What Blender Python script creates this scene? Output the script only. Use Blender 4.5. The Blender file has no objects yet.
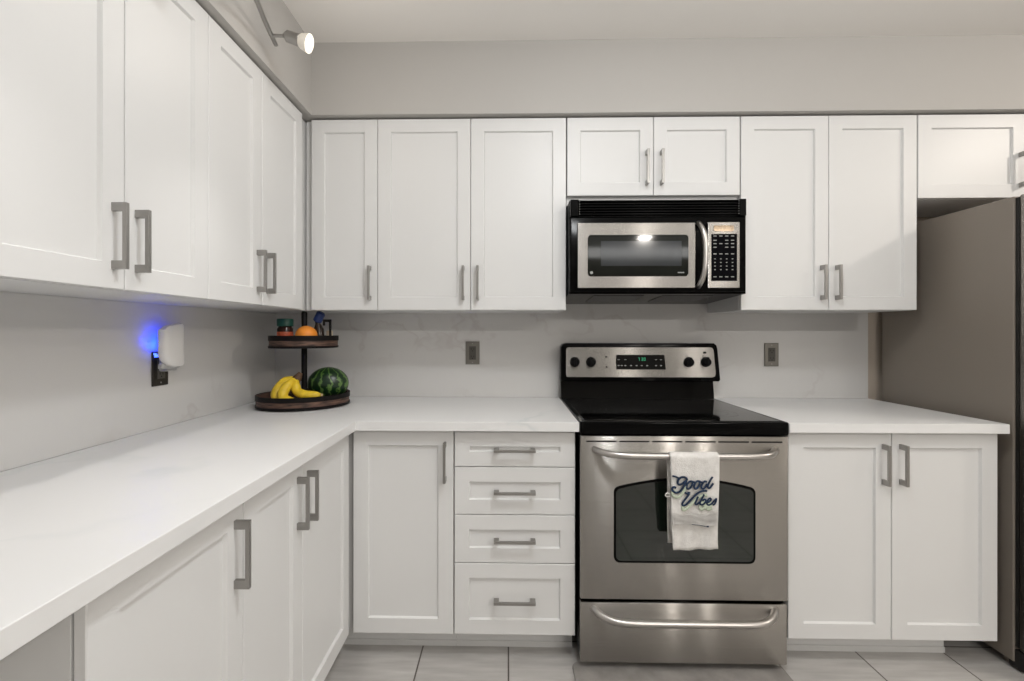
import bpy, bmesh, math, random
from mathutils import Vector, Matrix, Euler
S = bpy.context.scene
COL = S.collection
PI = math.pi

# ------------------------------------------------------------------ camera
cam_d = bpy.data.cameras.new('camera')
cam = bpy.data.objects.new('camera', cam_d)
COL.objects.link(cam)
cam.location = (1.221, -2.3362, 1.248)
cam.rotation_euler = (PI / 2, -0.0007, 0.0192)
cam_d.sensor_width = 36
cam_d.lens = 453.78 * 36 / 1024
cam_d.shift_x = 0.01266
cam_d.shift_y = -0.00812
cam_d.clip_start = 0.02
S.camera = cam
S.view_settings.view_transform = 'Standard'
S.view_settings.look = 'None'
S.view_settings.gamma = 1
S.view_settings.use_curve_mapping = False
S.view_settings.exposure = -0.27

# ------------------------------------------------------------------ world and lights
W = bpy.data.worlds.new('world'); S.world = W
W.use_nodes = True
W.node_tree.nodes['Background'].inputs[0].default_value = (0.9, 0.95, 1, 1)
W.node_tree.nodes['Background'].inputs[1].default_value = 0.3

def area(name, loc, target, size, power, color, size_y=None):
    d = bpy.data.lights.new(name, 'AREA')
    d.energy = power; d.color = color; d.size = size
    if size_y: d.shape = 'RECTANGLE'; d.size_y = size_y
    o = bpy.data.objects.new(name, d); COL.objects.link(o)
    o.location = loc
    v = Vector(target) - Vector(loc)
    o.rotation_euler = v.to_track_quat('-Z', 'Y').to_euler()
    return o
def point(name, loc, r, power, color):
    d = bpy.data.lights.new(name, 'POINT')
    d.energy = power; d.color = color; d.shadow_soft_size = r
    o = bpy.data.objects.new(name, d); COL.objects.link(o); o.location = loc
    return o
NEUT = (0.965, 0.985, 1.0); WARM = (1.0, 0.91, 0.81)
area('room_light', (2.4, -3.9, 2.49), (2.4, -3.7, 0.0), 3.2, 18, NEUT, 2.4)
area('added_fill_uplight', (2.5, -2.5, 1.95), (2.5, -2.3, 2.5), 1.6, 32, (0.99, 0.98, 0.96), 0.5)  # unseen fill light, added to brighten the ceiling; no fitting hangs here
area('ceiling_fixture_near', (1.6, -1.62, 2.495), (1.6, -1.62, 0), 0.17, 12, NEUT)
point('ceiling_fixture_globe', (1.6, -1.62, 2.40), 0.05, 12, NEUT)
area('downlight_right', (4.4, -1.45, 2.48), (2.3, -0.9, 0.6), 0.10, 16, WARM)
area('downlight_far', (3.02, -4.5, 2.49), (3.02, -4.5, 0), 0.13, 52, (1.0, 0.94, 0.87), 0.15)
area('downlight_far_right', (4.02, -4.5, 2.49), (4.02, -4.5, 0), 0.13, 52, (1.0, 0.94, 0.87), 0.15)
def spot(name, loc, target, power, half, color):
    d = bpy.data.lights.new(name, 'SPOT'); d.energy = power; d.color = color
    d.spot_size = math.radians(2 * half); d.spot_blend = 1.0; d.shadow_soft_size = 0.025
    o = bpy.data.objects.new(name, d); COL.objects.link(o); o.location = loc
    o.rotation_euler = (Vector(target) - Vector(loc)).to_track_quat('-Z', 'Y').to_euler()
spot('track_spot_down', (0.60, -1.15, 2.08), (0.60, -0.98, 0.9), 13, 40, (1.0, 0.96, 0.92))
spot('track_spot_down_near', (0.60, -1.75, 2.14), (0.58, -1.62, 0.9), 14, 40, (1.0, 0.96, 0.92))
point('track_bulb_light', (0.53, -1.235, 2.085), 0.02, 0.35, WARM)
point('track_bulb_light_end', (0.66, -0.83, 2.17), 0.03, 1.0, WARM)

# ------------------------------------------------------------------ materials
def new_mat(name):
    m = bpy.data.materials.new(name); m.use_nodes = True
    n = m.node_tree.nodes; l = m.node_tree.links
    return m, n, l, n['Principled BSDF']
def simple(name, col, rough=0.5, metal=0.0, ior=1.45, bump=0.0, bscale=200, var=0.0, vscale=6, coat=0.0, spec=0.5):
    m, n, l, b = new_mat(name)
    b.inputs['Base Color'].default_value = (*col, 1)
    b.inputs['Roughness'].default_value = rough
    b.inputs['Metallic'].default_value = metal
    b.inputs['IOR'].default_value = ior
    b.inputs['Coat Weight'].default_value = coat
    b.inputs['Specular IOR Level'].default_value = spec
    if bump or var:
        tc = n.new('ShaderNodeTexCoord')
    if bump:
        t = n.new('ShaderNodeTexNoise'); t.inputs['Scale'].default_value = bscale
        l.new(tc.outputs['Object'], t.inputs['Vector'])
        bp = n.new('ShaderNodeBump'); bp.inputs['Strength'].default_value = bump; bp.inputs['Distance'].default_value = 0.001
        l.new(t.outputs['Fac'], bp.inputs['Height']); l.new(bp.outputs['Normal'], b.inputs['Normal'])
    if var:
        t2 = n.new('ShaderNodeTexNoise'); t2.inputs['Scale'].default_value = vscale; t2.inputs['Detail'].default_value = 5
        l.new(tc.outputs['Object'], t2.inputs['Vector'])
        r = n.new('ShaderNodeValToRGB')
        r.color_ramp.elements[0].position = 0.3; r.color_ramp.elements[1].position = 0.7
        r.color_ramp.elements[0].color = (*[c * (1 - var) for c in col], 1)
        r.color_ramp.elements[1].color = (*[min(1, c * (1 + var)) for c in col], 1)
        l.new(t2.outputs['Fac'], r.inputs['Fac']); l.new(r.outputs['Color'], b.inputs['Base Color'])
    return m
def emissive(name, col, strength):
    m, n, l, b = new_mat(name)
    b.inputs['Base Color'].default_value = (*col, 1)
    b.inputs['Emission Color'].default_value = (*col, 1)
    b.inputs['Emission Strength'].default_value = strength
    return m
def marble(name, base, vein, rough, scale, amount):
    m, n, l, b = new_mat(name)
    b.inputs['Roughness'].default_value = rough
    tc = n.new('ShaderNodeTexCoord')
    w = n.new('ShaderNodeTexNoise'); w.inputs['Scale'].default_value = scale; w.inputs['Detail'].default_value = 6
    l.new(tc.outputs['Object'], w.inputs['Vector'])
    mx = n.new('ShaderNodeVectorMath'); mx.operation = 'MULTIPLY_ADD'
    mx.inputs[1].default_value = (0.6, 0.6, 0.6)
    l.new(w.outputs['Color'], mx.inputs[0]); l.new(tc.outputs['Object'], mx.inputs[2])
    t = n.new('ShaderNodeTexNoise'); t.inputs['Scale'].default_value = scale * 0.9; t.inputs['Detail'].default_value = 3
    l.new(mx.outputs[0], t.inputs['Vector'])
    s = n.new('ShaderNodeMath'); s.operation = 'SUBTRACT'; s.inputs[1].default_value = 0.5; l.new(t.outputs['Fac'], s.inputs[0])
    a = n.new('ShaderNodeMath'); a.operation = 'ABSOLUTE'; l.new(s.outputs[0], a.inputs[0])
    r = n.new('ShaderNodeValToRGB'); r.color_ramp.elements[0].position = 0.0; r.color_ramp.elements[1].position = 0.022
    r.color_ramp.elements[0].color = (1, 1, 1, 1); r.color_ramp.elements[1].color = (0, 0, 0, 1)
    l.new(a.outputs[0], r.inputs['Fac'])
    t3 = n.new('ShaderNodeTexNoise'); t3.inputs['Scale'].default_value = scale * 0.8; t3.inputs['Detail'].default_value = 2
    l.new(tc.outputs['Object'], t3.inputs['Vector'])
    r3 = n.new('ShaderNodeValToRGB'); r3.color_ramp.elements[0].position = 0.48; r3.color_ramp.elements[1].position = 0.62
    l.new(t3.outputs['Fac'], r3.inputs['Fac'])
    mu = n.new('ShaderNodeMath'); mu.operation = 'MULTIPLY'; l.new(r.outputs['Color'], mu.inputs[0]); l.new(r3.outputs['Color'], mu.inputs[1])
    mu2 = n.new('ShaderNodeMath'); mu2.operation = 'MULTIPLY'; mu2.inputs[1].default_value = amount; l.new(mu.outputs[0], mu2.inputs[0])
    mc = n.new('ShaderNodeMix'); mc.data_type = 'RGBA'
    mc.inputs[6].default_value = (*base, 1); mc.inputs[7].default_value = (*vein, 1)
    l.new(mu2.outputs[0], mc.inputs[0]); l.new(mc.outputs[2], b.inputs['Base Color'])
    return m
def brushed(name, col, rough, spread, across=True):
    """horizontally brushed metal: the grain tilts the surface up and down, hardly sideways"""
    m, n, l, b = new_mat(name)
    b.inputs['Metallic'].default_value = 1; b.inputs['Base Color'].default_value = (*col, 1)
    b.inputs['Roughness'].default_value = rough; b.inputs['Anisotropic'].default_value = 0.95
    c = n.new('ShaderNodeCombineXYZ'); c.inputs[2].default_value = 1
    l.new(c.outputs[0], b.inputs['Tangent'])
    tc = n.new('ShaderNodeTexCoord'); sp = n.new('ShaderNodeSeparateXYZ'); l.new(tc.outputs['Object'], sp.inputs[0])
    tot = None
    for k, f in enumerate((61234.0, 83777.0)):
        a = n.new('ShaderNodeMath'); a.operation = 'MULTIPLY'; a.inputs[1].default_value = f; l.new(sp.outputs['Z'], a.inputs[0])
        fl = n.new('ShaderNodeMath'); fl.operation = 'FLOOR'; l.new(a.outputs[0], fl.inputs[0])
        w = n.new('ShaderNodeTexWhiteNoise'); w.noise_dimensions = '1D'; l.new(fl.outputs[0], w.inputs['W'])
        if tot is None: tot = w.outputs['Value']
        else:
            s_ = n.new('ShaderNodeMath'); s_.operation = 'ADD'; l.new(tot, s_.inputs[0]); l.new(w.outputs['Value'], s_.inputs[1]); tot = s_.outputs[0]
    o = n.new('ShaderNodeMath'); o.operation = 'SUBTRACT'; o.inputs[1].default_value = 1.0; l.new(tot, o.inputs[0])
    q = n.new('ShaderNodeMath'); q.operation = 'MULTIPLY'; q.inputs[1].default_value = spread; l.new(o.outputs[0], q.inputs[0])
    cz = n.new('ShaderNodeCombineXYZ'); l.new(q.outputs[0], cz.inputs[2])
    g = n.new('ShaderNodeNewGeometry')
    ad = n.new('ShaderNodeVectorMath'); ad.operation = 'ADD'; l.new(g.outputs['Normal'], ad.inputs[0]); l.new(cz.outputs[0], ad.inputs[1])
    nm = n.new('ShaderNodeVectorMath'); nm.operation = 'NORMALIZE'; l.new(ad.outputs[0], nm.inputs[0])
    l.new(nm.outputs[0], b.inputs['Normal'])
    return m

M = {}
M['paint'] = simple('white_cabinet_paint', (0.69, 0.69, 0.685), 0.40, bump=0.05, bscale=60)
M['box'] = simple('cabinet_box_white', (0.64, 0.64, 0.635), 0.45, bump=0.05, bscale=60)
M['wall'] = simple('beige_wall_paint', (0.57, 0.56, 0.545), 0.8, bump=0.15, bscale=250)
M['tan'] = simple('tan_wall_paint', (0.44, 0.38, 0.32), 0.8, bump=0.15, bscale=250)
M['ceil'] = simple('ceiling_paint', (0.86, 0.84, 0.81), 0.85, bump=0.15, bscale=200)
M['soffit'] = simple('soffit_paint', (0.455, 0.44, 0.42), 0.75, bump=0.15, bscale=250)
M['quartz'] = marble('white_quartz', (0.74, 0.74, 0.738), (0.50, 0.55, 0.56), 0.34, 1.6, 0.35)
M['splash'] = marble('grey_veined_quartz', (0.62, 0.612, 0.60), (0.42, 0.37, 0.36), 0.25, 2.6, 0.30)
M['steel'] = brushed('brushed_stainless', (0.40, 0.382, 0.357), 0.24, 0.62)
M['steel_v'] = brushed('stainless_appliance_trim', (0.30, 0.286, 0.268), 0.24, 0.55)
M['nickel'] = simple('brushed_nickel', (0.36, 0.35, 0.335), 0.38, 1.0, bump=0.05, bscale=400)
M['chrome'] = simple('satin_bar_metal', (0.50, 0.48, 0.46), 0.34, 1.0, bump=0.03, bscale=300)
M['black'] = simple('black_enamel', (0.002, 0.002, 0.002), 0.15, spec=0.08, bump=0.03, bscale=50)
M['blackm'] = simple('black_matt_plastic', (0.008, 0.008, 0.008), 0.45, spec=0.1, bump=0.05, bscale=200)
M['glass'] = simple('black_glass_cooktop', (0.002, 0.002, 0.002), 0.05, var=0.3, vscale=3, spec=0.35)
M['oven_glass'] = simple('dark_oven_glass', (0.004, 0.008, 0.005), 0.05, ior=1.65, var=0.3, vscale=4)
M['mw_glass'] = simple('microwave_window_glass', (0.010, 0.011, 0.009), 0.06, spec=0.25, var=0.2, vscale=4)
M['mw_mesh'] = simple('microwave_inner_screen', (0.030, 0.033, 0.035), 0.10, spec=0.25, var=0.15, vscale=5)
M['print'] = simple('pale_grey_print', (0.32, 0.32, 0.31), 0.5, var=0.1)
M['green_led'] = emissive('green_clock_digits', (0.05, 0.5, 0.25), 0.35)
M['fridge'] = simple('fridge_side_paint', (0.225, 0.195, 0.165), 0.38, bump=0.25, bscale=500)
M['fridge_door'] = brushed('fridge_door_steel', (0.30, 0.28, 0.26), 0.28, 0.5)
M['gasket'] = simple('dark_rubber', (0.01, 0.009, 0.008), 0.6, bump=0.05)
M['wood_dark'] = simple('dark_stained_wood', (0.022, 0.011, 0.008), 0.5, spec=0.2, var=0.4, vscale=25)
M['iron'] = simple('black_iron', (0.006, 0.005, 0.005), 0.5, spec=0.15, bump=0.1, bscale=120)
M['banana'] = simple('banana_yellow', (0.72, 0.50, 0.03), 0.45, var=0.15, vscale=30)
M['stem'] = simple('brown_stem', (0.10, 0.055, 0.03), 0.7, var=0.4, vscale=60)
M['tip'] = simple('banana_tip', (0.55, 0.42, 0.22), 0.7, var=0.3, vscale=80)
M['orange'] = simple('orange_peel', (0.80, 0.27, 0.03), 0.42, bump=0.5, bscale=300, var=0.08, vscale=8)
M['jar_glass'] = simple('dark_amber_jar', (0.035, 0.012, 0.008), 0.12, var=0.3)
M['green_lid'] = simple('teal_green_lid', (0.012, 0.085, 0.065), 0.4, var=0.1)
M['red_label'] = simple('orange_red_label', (0.50, 0.10, 0.04), 0.5, var=0.35, vscale=70)
M['blue_cap'] = simple('navy_blue_cap', (0.010, 0.025, 0.11), 0.35, var=0.1)
M['sauce'] = simple('dark_brown_bottle', (0.022, 0.010, 0.006), 0.15, var=0.2)
M['cream'] = simple('cream_packet_card', (0.50, 0.42, 0.31), 0.6, var=0.15, vscale=50)
M['device'] = simple('white_device_plastic', (0.78, 0.77, 0.755), 0.35, bump=0.03)
M['device_grey'] = simple('grey_device_plastic', (0.40, 0.40, 0.40), 0.4, bump=0.03)
M['plate'] = simple('dark_nickel_plate', (0.23, 0.22, 0.20), 0.35, 0.9, bump=0.05, bscale=300)
M['plate_dark'] = simple('dark_bronze_plate', (0.045, 0.04, 0.035), 0.35, 0.6, bump=0.05, bscale=300)
M['socket'] = simple('dark_grey_receptacle', (0.085, 0.08, 0.07), 0.45, bump=0.05)
M['slot'] = simple('slot_black', (0.004, 0.004, 0.004), 0.8, bump=0.02)
M['frost'] = emissive('lit_frosted_glass', (0.9, 0.85, 0.76), 0.10)
M['bulb'] = emissive('glowing_bulb', (1.0, 0.95, 0.88), 3)
M['blue_led'] = emissive('blue_led', (0.08, 0.18, 1.0), 3)
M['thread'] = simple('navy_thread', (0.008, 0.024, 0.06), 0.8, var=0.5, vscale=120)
M['sage'] = simple('sage_green_thread', (0.47, 0.53, 0.42), 0.9, var=0.12, vscale=100)
M['mat'] = simple('grey_floor_mat', (0.27, 0.255, 0.24), 0.7, bump=0.4, bscale=300, var=0.2, vscale=14)

def make_towel_mat():
    m, n, l, b = new_mat('white_terry_cloth')
    b.inputs['Roughness'].default_value = 0.95
    tc = n.new('ShaderNodeTexCoord')
    t = n.new('ShaderNodeTexNoise'); t.inputs['Scale'].default_value = 45; t.inputs['Detail'].default_value = 4
    l.new(tc.outputs['Object'], t.inputs['Vector'])
    r = n.new('ShaderNodeValToRGB'); r.color_ramp.elements[0].position = 0.3; r.color_ramp.elements[1].position = 0.75
    r.color_ramp.elements[0].color = (0.62, 0.60, 0.575, 1); r.color_ramp.elements[1].color = (0.76, 0.745, 0.72, 1)
    l.new(t.outputs['Fac'], r.inputs['Fac']); l.new(r.outputs['Color'], b.inputs['Base Color'])
    t2 = n.new('ShaderNodeTexVoronoi'); t2.inputs['Scale'].default_value = 260; l.new(tc.outputs['Object'], t2.inputs['Vector'])
    bp = n.new('ShaderNodeBump'); bp.inputs['Strength'].default_value = 0.5; bp.inputs['Distance'].default_value = 0.002
    l.new(t2.outputs['Distance'], bp.inputs['Height']); l.new(bp.outputs['Normal'], b.inputs['Normal'])
    return m
M['towel'] = make_towel_mat()

def make_melon():
    m, n, l, b = new_mat('striped_watermelon_rind')
    b.inputs['Roughness'].default_value = 0.3
    tc = n.new('ShaderNodeTexCoord')
    sp = n.new('ShaderNodeSeparateXYZ'); l.new(tc.outputs['Object'], sp.inputs[0])
    at = n.new('ShaderNodeMath'); at.operation = 'ARCTAN2'; l.new(sp.outputs['X'], at.inputs[0]); l.new(sp.outputs['Y'], at.inputs[1])
    no = n.new('ShaderNodeTexNoise'); no.inputs['Scale'].default_value = 38; no.inputs['Detail'].default_value = 5; l.new(tc.outputs['Object'], no.inputs['Vector'])
    a2 = n.new('ShaderNodeMath'); a2.operation = 'MULTIPLY_ADD'; a2.inputs[1].default_value = 0.9; l.new(no.outputs['Fac'], a2.inputs[0]); l.new(at.outputs[0], a2.inputs[2])
    a3 = n.new('ShaderNodeMath'); a3.operation = 'MULTIPLY'; a3.inputs[1].default_value = 12; l.new(a2.outputs[0], a3.inputs[0])
    si = n.new('ShaderNodeMath'); si.operation = 'SINE'; l.new(a3.outputs[0], si.inputs[0])
    r = n.new('ShaderNodeValToRGB'); r.color_ramp.elements[0].position = 0.35; r.color_ramp.elements[1].position = 0.95
    r.color_ramp.elements[0].color = (0.004, 0.022, 0.007, 1); r.color_ramp.elements[1].color = (0.10, 0.19, 0.045, 1)
    l.new(si.outputs[0], r.inputs['Fac']); l.new(r.outputs['Color'], b.inputs['Base Color'])
    return m
M['melon'] = make_melon()

def make_barnwood():
    m, n, l, b = new_mat('weathered_brown_wood')
    b.inputs['Roughness'].default_value = 0.6
    tc = n.new('ShaderNodeTexCoord'); mp = n.new('ShaderNodeMapping'); mp.inputs['Scale'].default_value = (12, 12, 90)
    l.new(tc.outputs['Object'], mp.inputs['Vector'])
    t = n.new('ShaderNodeTexNoise'); t.inputs['Scale'].default_value = 1.6; t.inputs['Detail'].default_value = 6; l.new(mp.outputs[0], t.inputs['Vector'])
    r = n.new('ShaderNodeValToRGB'); r.color_ramp.elements[0].position = 0.35; r.color_ramp.elements[1].position = 0.7
    r.color_ramp.elements[0].color = (0.022, 0.011, 0.008, 1); r.color_ramp.elements[1].color = (0.16, 0.085, 0.058, 1)
    l.new(t.outputs['Fac'], r.inputs['Fac']); l.new(r.outputs['Color'], b.inputs['Base Color'])
    return m
M['barn'] = make_barnwood()

def make_tile():
    m, n, l, b = new_mat('grey_beige_floor_tile')
    b.inputs['Roughness'].default_value = 0.35
    tc = n.new('ShaderNodeTexCoord')
    sp = n.new('ShaderNodeSeparateXYZ'); l.new(tc.outputs['Object'], sp.inputs[0])
    masks = []; cells = []
    for ax, off in (('X', 0.8855), ('Y', -0.50)):
        a = n.new('ShaderNodeMath'); a.operation = 'SUBTRACT'; a.inputs[1].default_value = off - 0.339 * 20; l.new(sp.outputs[ax], a.inputs[0])
        d = n.new('ShaderNodeMath'); d.operation = 'DIVIDE'; d.inputs[1].default_value = 0.339; l.new(a.outputs[0], d.inputs[0])
        fr = n.new('ShaderNodeMath'); fr.operation = 'FRACT'; l.new(d.outputs[0], fr.inputs[0])
        fl = n.new('ShaderNodeMath'); fl.operation = 'FLOOR'; l.new(d.outputs[0], fl.inputs[0]); cells.append(fl)
        s = n.new('ShaderNodeMath'); s.operation = 'SUBTRACT'; s.inputs[1].default_value = 0.5; l.new(fr.outputs[0], s.inputs[0])
        ab = n.new('ShaderNodeMath'); ab.operation = 'ABSOLUTE'; l.new(s.outputs[0], ab.inputs[0])
        g = n.new('ShaderNodeMath'); g.operation = 'GREATER_THAN'; g.inputs[1].default_value = 0.5 - 0.0085; l.new(ab.outputs[0], g.inputs[0])
        masks.append(g)
    mx = n.new('ShaderNodeMath'); mx.operation = 'MAXIMUM'; l.new(masks[0].outputs[0], mx.inputs[0]); l.new(masks[1].outputs[0], mx.inputs[1])
    cb = n.new('ShaderNodeCombineXYZ'); l.new(cells[0].outputs[0], cb.inputs[0]); l.new(cells[1].outputs[0], cb.inputs[1])
    wn = n.new('ShaderNodeTexWhiteNoise'); l.new(cb.outputs[0], wn.inputs['Vector'])
    mp = n.new('ShaderNodeMapping'); mp.inputs['Scale'].default_value = (3, 22, 3); l.new(tc.outputs['Object'], mp.inputs['Vector'])
    t = n.new('ShaderNodeTexNoise'); t.inputs['Scale'].default_value = 1.5; t.inputs['Detail'].default_value = 6; l.new(mp.outputs[0], t.inputs['Vector'])
    r = n.new('ShaderNodeValToRGB'); r.color_ramp.elements[0].position = 0.3; r.color_ramp.elements[1].position = 0.72
    r.color_ramp.elements[0].color = (0.38, 0.365, 0.35, 1); r.color_ramp.elements[1].color = (0.52, 0.505, 0.485, 1)
    l.new(t.outputs['Fac'], r.inputs['Fac'])
    br = n.new('ShaderNodeMapRange'); br.inputs[3].default_value = 0.93; br.inputs[4].default_value = 1.05; l.new(wn.outputs['Value'], br.inputs[0])
    sc = n.new('ShaderNodeVectorMath'); sc.operation = 'SCALE'; l.new(r.outputs['Color'], sc.inputs[0]); l.new(br.outputs[0], sc.inputs['Scale'])
    mc = n.new('ShaderNodeMix'); mc.data_type = 'RGBA'; mc.inputs[7].default_value = (0.10, 0.085, 0.075, 1)
    l.new(mx.outputs[0], mc.inputs[0]); l.new(sc.outputs[0], mc.inputs[6]); l.new(mc.outputs[2], b.inputs['Base Color'])
    bp = n.new('ShaderNodeBump'); bp.invert = True; bp.inputs['Distance'].default_value = 0.002; l.new(mx.outputs[0], bp.inputs['Height']); l.new(bp.outputs['Normal'], b.inputs['Normal'])
    return m
M['tile'] = make_tile()

# ------------------------------------------------------------------ helpers
def box(bm, x0, x1, y0, y1, z0, z1, bev=0.0):
    b2 = bmesh.new() if bev else bm
    vs = [b2.verts.new((x, y, z)) for x in (x0, x1) for y in (y0, y1) for z in (z0, z1)]
    for f in ((0, 1, 3, 2), (4, 6, 7, 5), (0, 4, 5, 1), (2, 3, 7, 6), (0, 2, 6, 4), (1, 5, 7, 3)):
        b2.faces.new([vs[i] for i in f])
    if bev:
        bmesh.ops.bevel(b2, geom=b2.edges[:], offset=bev, segments=2, profile=0.5, affect='EDGES')
        tmp = bpy.data.meshes.new('t'); b2.to_mesh(tmp); b2.free(); bm.from_mesh(tmp); bpy.data.meshes.remove(tmp)
def prism(bm, pts, axis, a, b, bev=0.0):
    """extrude a 2D outline: axis 'y': pts are (x,z); 'z': (x,y); 'x': (y,z)"""
    def P(p, t):
        return {'y': (p[0], t, p[1]), 'z': (p[0], p[1], t), 'x': (t, p[0], p[1])}[axis]
    b2 = bmesh.new()
    A = [b2.verts.new(P(p, a)) for p in pts]; B = [b2.verts.new(P(p, b)) for p in pts]
    n = len(pts)
    b2.faces.new(A); b2.faces.new(B[::-1])
    for i in range(n): b2.faces.new((A[i], B[i], B[(i + 1) % n], A[(i + 1) % n]))
    bmesh.ops.recalc_face_normals(b2, faces=b2.faces[:])
    if bev:
        es = [e for e in b2.edges if len(set(A) & set(e.verts)) == 2 or len(set(B) & set(e.verts)) == 2]
        bmesh.ops.bevel(b2, geom=es, offset=bev, segments=2, profile=0.5, affect='EDGES')
    tmp = bpy.data.meshes.new('t'); b2.to_mesh(tmp); b2.free(); bm.from_mesh(tmp); bpy.data.meshes.remove(tmp)
def rrect(x0, x1, z0, z1, r, n=6):
    out = []
    for cx, cz, a0 in ((x1 - r, z1 - r, 0), (x0 + r, z1 - r, 90), (x0 + r, z0 + r, 180), (x1 - r, z0 + r, 270)):
        for i in range(n + 1):
            a = math.radians(a0 + 90 * i / n); out.append((cx + r * math.cos(a), cz + r * math.sin(a)))
    return out
def tube(bm, pts, radii, seg=12, flat=(1, 1, 1), cap=True):
    pts = [Vector(p) for p in pts]
    if not hasattr(radii, '__len__'): radii = [radii] * len(pts)
    rings = []; up = None
    for i, p in enumerate(pts):
        d = (pts[min(i + 1, len(pts) - 1)] - pts[max(i - 1, 0)]).normalized()
        if up is None:
            up = Vector((0, 0, 1)) if abs(d.z) < 0.9 else Vector((1, 0, 0))
        u = (up - d * up.dot(d)).normalized(); v = d.cross(u); up = u
        ring = []
        for k in range(seg):
            a = 2 * PI * k / seg
            o = (u * math.cos(a) + v * math.sin(a)) * radii[i]
            ring.append(bm.verts.new(p + Vector((o.x * flat[0], o.y * flat[1], o.z * flat[2]))))
        rings.append(ring)
    for i in range(len(rings) - 1):
        for k in range(seg):
            bm.faces.new((rings[i][k], rings[i][(k + 1) % seg], rings[i + 1][(k + 1) % seg], rings[i + 1][k]))
    if cap:
        bm.faces.new(rings[0][::-1]); bm.faces.new(rings[-1])
def lathe(bm, prof, mat=None, seg=32):
    """prof: (r,z) list; optional matrix"""
    rings = []
    for r, z in prof:
        if r < 1e-6: rings.append([bm.verts.new((0, 0, z))])
        else: rings.append([bm.verts.new((r * math.cos(2 * PI * k / seg), r * math.sin(2 * PI * k / seg), z)) for k in range(seg)])
    for a, b in zip(rings, rings[1:]):
        for k in range(seg):
            k2 = (k + 1) % seg
            if len(a) == 1 and len(b) == 1: continue
            if len(a) == 1: bm.faces.new((a[0], b[k2], b[k]))
            elif len(b) == 1: bm.faces.new((a[k], a[k2], b[0]))
            else: bm.faces.new((a[k], a[k2], b[k2], b[k]))
    if len(rings[0]) > 1: bm.faces.new(rings[0][::-1])
    if len(rings[-1]) > 1: bm.faces.new(rings[-1])
    if mat is not None:
        vs = [v for r in rings for v in r]
        bmesh.ops.transform(bm, matrix=mat, verts=vs)
def spline(pts, n=8):
    P = [Vector(p) for p in pts]; out = []
    for i in range(len(P) - 1):
        a, b, c, d = P[max(i - 1, 0)], P[i], P[i + 1], P[min(i + 2, len(P) - 1)]
        for k in range(n):
            t = k / n
            out.append(0.5 * ((2 * b) + (c - a) * t + (2 * a - 5 * b + 4 * c - d) * t * t + (3 * b - a - 3 * c + d) * t ** 3))
    out.append(P[-1]); return out
def obj(name, bm, mat, parent=None, smooth=False, loc=None, rot=None):
    bmesh.ops.recalc_face_normals(bm, faces=bm.faces[:])
    me = bpy.data.meshes.new(name); bm.to_mesh(me); bm.free()
    me.materials.append(mat if not isinstance(mat, str) else M[mat])
    if smooth:
        for p in me.polygons: p.use_smooth = True
        if smooth != 'all':
            me.set_sharp_from_angle(angle=math.radians(38))
    o = bpy.data.objects.new(name, me); COL.objects.link(o)
    if parent is not None: o.parent = parent
    if loc is not None: o.location = loc
    if rot is not None: o.rotation_euler = rot
    return o
def tag(o, label, cat=None, group=None, kind=None):
    o['label'] = label
    if cat: o['category'] = cat
    if group: o['group'] = group
    if kind: o['kind'] = kind
    return o
def thing(name, label, cat, loc=(0, 0, 0), rotz=0, group=None):
    o = bpy.data.objects.new(name, None); COL.objects.link(o)
    o.empty_display_size = 0.05
    o.location = loc; o.rotation_euler = (0, 0, rotz)
    return tag(o, label, cat, group)
def BM(*boxes):
    bm = bmesh.new()
    for b in boxes: box(bm, *b)
    return bm
def struct(name, bm, mat, label=None):
    o = obj(name, bm, mat); o['kind'] = 'structure'
    return o

# ------------------------------------------------------------------ room shell
RX, RY, RZ = 5.2, -7.6, 2.5185
struct('floor', BM((-0.1, RX + .1, RY - .1, 0.1, -0.08, 0)), 'tile')
struct('ceiling', BM((-0.1, RX + .1, RY - .1, 0.1, RZ, RZ + 0.08)), 'ceil')
struct('wall_left', BM((-0.1, 0, RY - .1, 0.1, 0, RZ)), 'wall')
struct('wall_back', BM((0, RX, 0.012, 0.1, 0, RZ)), 'tan')
struct('wall_right', BM((RX, RX + .1, RY - .1, 0.1, 0, RZ)), 'wall')
struct('wall_front', BM((0, RX, RY - .1, RY, 0, RZ)), 'wall')
SOF = 0.3582
struct('trim_1', BM((0.0, SOF, -3.2, 0.012, 2.202, RZ)), 'soffit')          # soffit over the left cabinets
struct('trim_2', BM((SOF, RX, -SOF, 0.012, 2.202, RZ)), 'soffit')           # soffit over the back cabinets

tag(obj('backsplash_panel', BM((0.0125, 3.047, 0.0, 0.0112, 0.9145, 1.400)), 'splash'),
    'pale grey veined stone backsplash on the back wall behind the stove', 'backsplash', 'grey stone backsplash')
tag(obj('backsplash_panel', BM((0.0008, 0.012, -2.05, 0.0112, 0.9145, 1.3442)), 'splash'),
    'pale grey veined stone backsplash on the left wall behind the night light', 'backsplash', 'grey stone backsplash')

# ------------------------------------------------------------------ countertops
CT, CB = 0.914, 0.8792
bm = bmesh.new()
prism(bm, [(0.012, -2.05), (0.6528, -2.05), (0.6528, -0.6528), (1.4855, -0.6528), (1.4855, 0.0), (0.012, 0.0)], 'z', CB, CT, bev=0.0015)
tag(obj('countertop', bm, 'quartz'), 'long L-shaped white quartz countertop under the fruit stand', 'countertop', 'white quartz countertops')
bm = bmesh.new(); box(bm, 2.2545, 3.0475, -0.6510, 0.0, CB, CT, bev=0.0015)
tag(obj('countertop', bm, 'quartz'), 'short white quartz countertop between stove and refrigerator', 'countertop', 'white quartz countertops')

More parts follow.
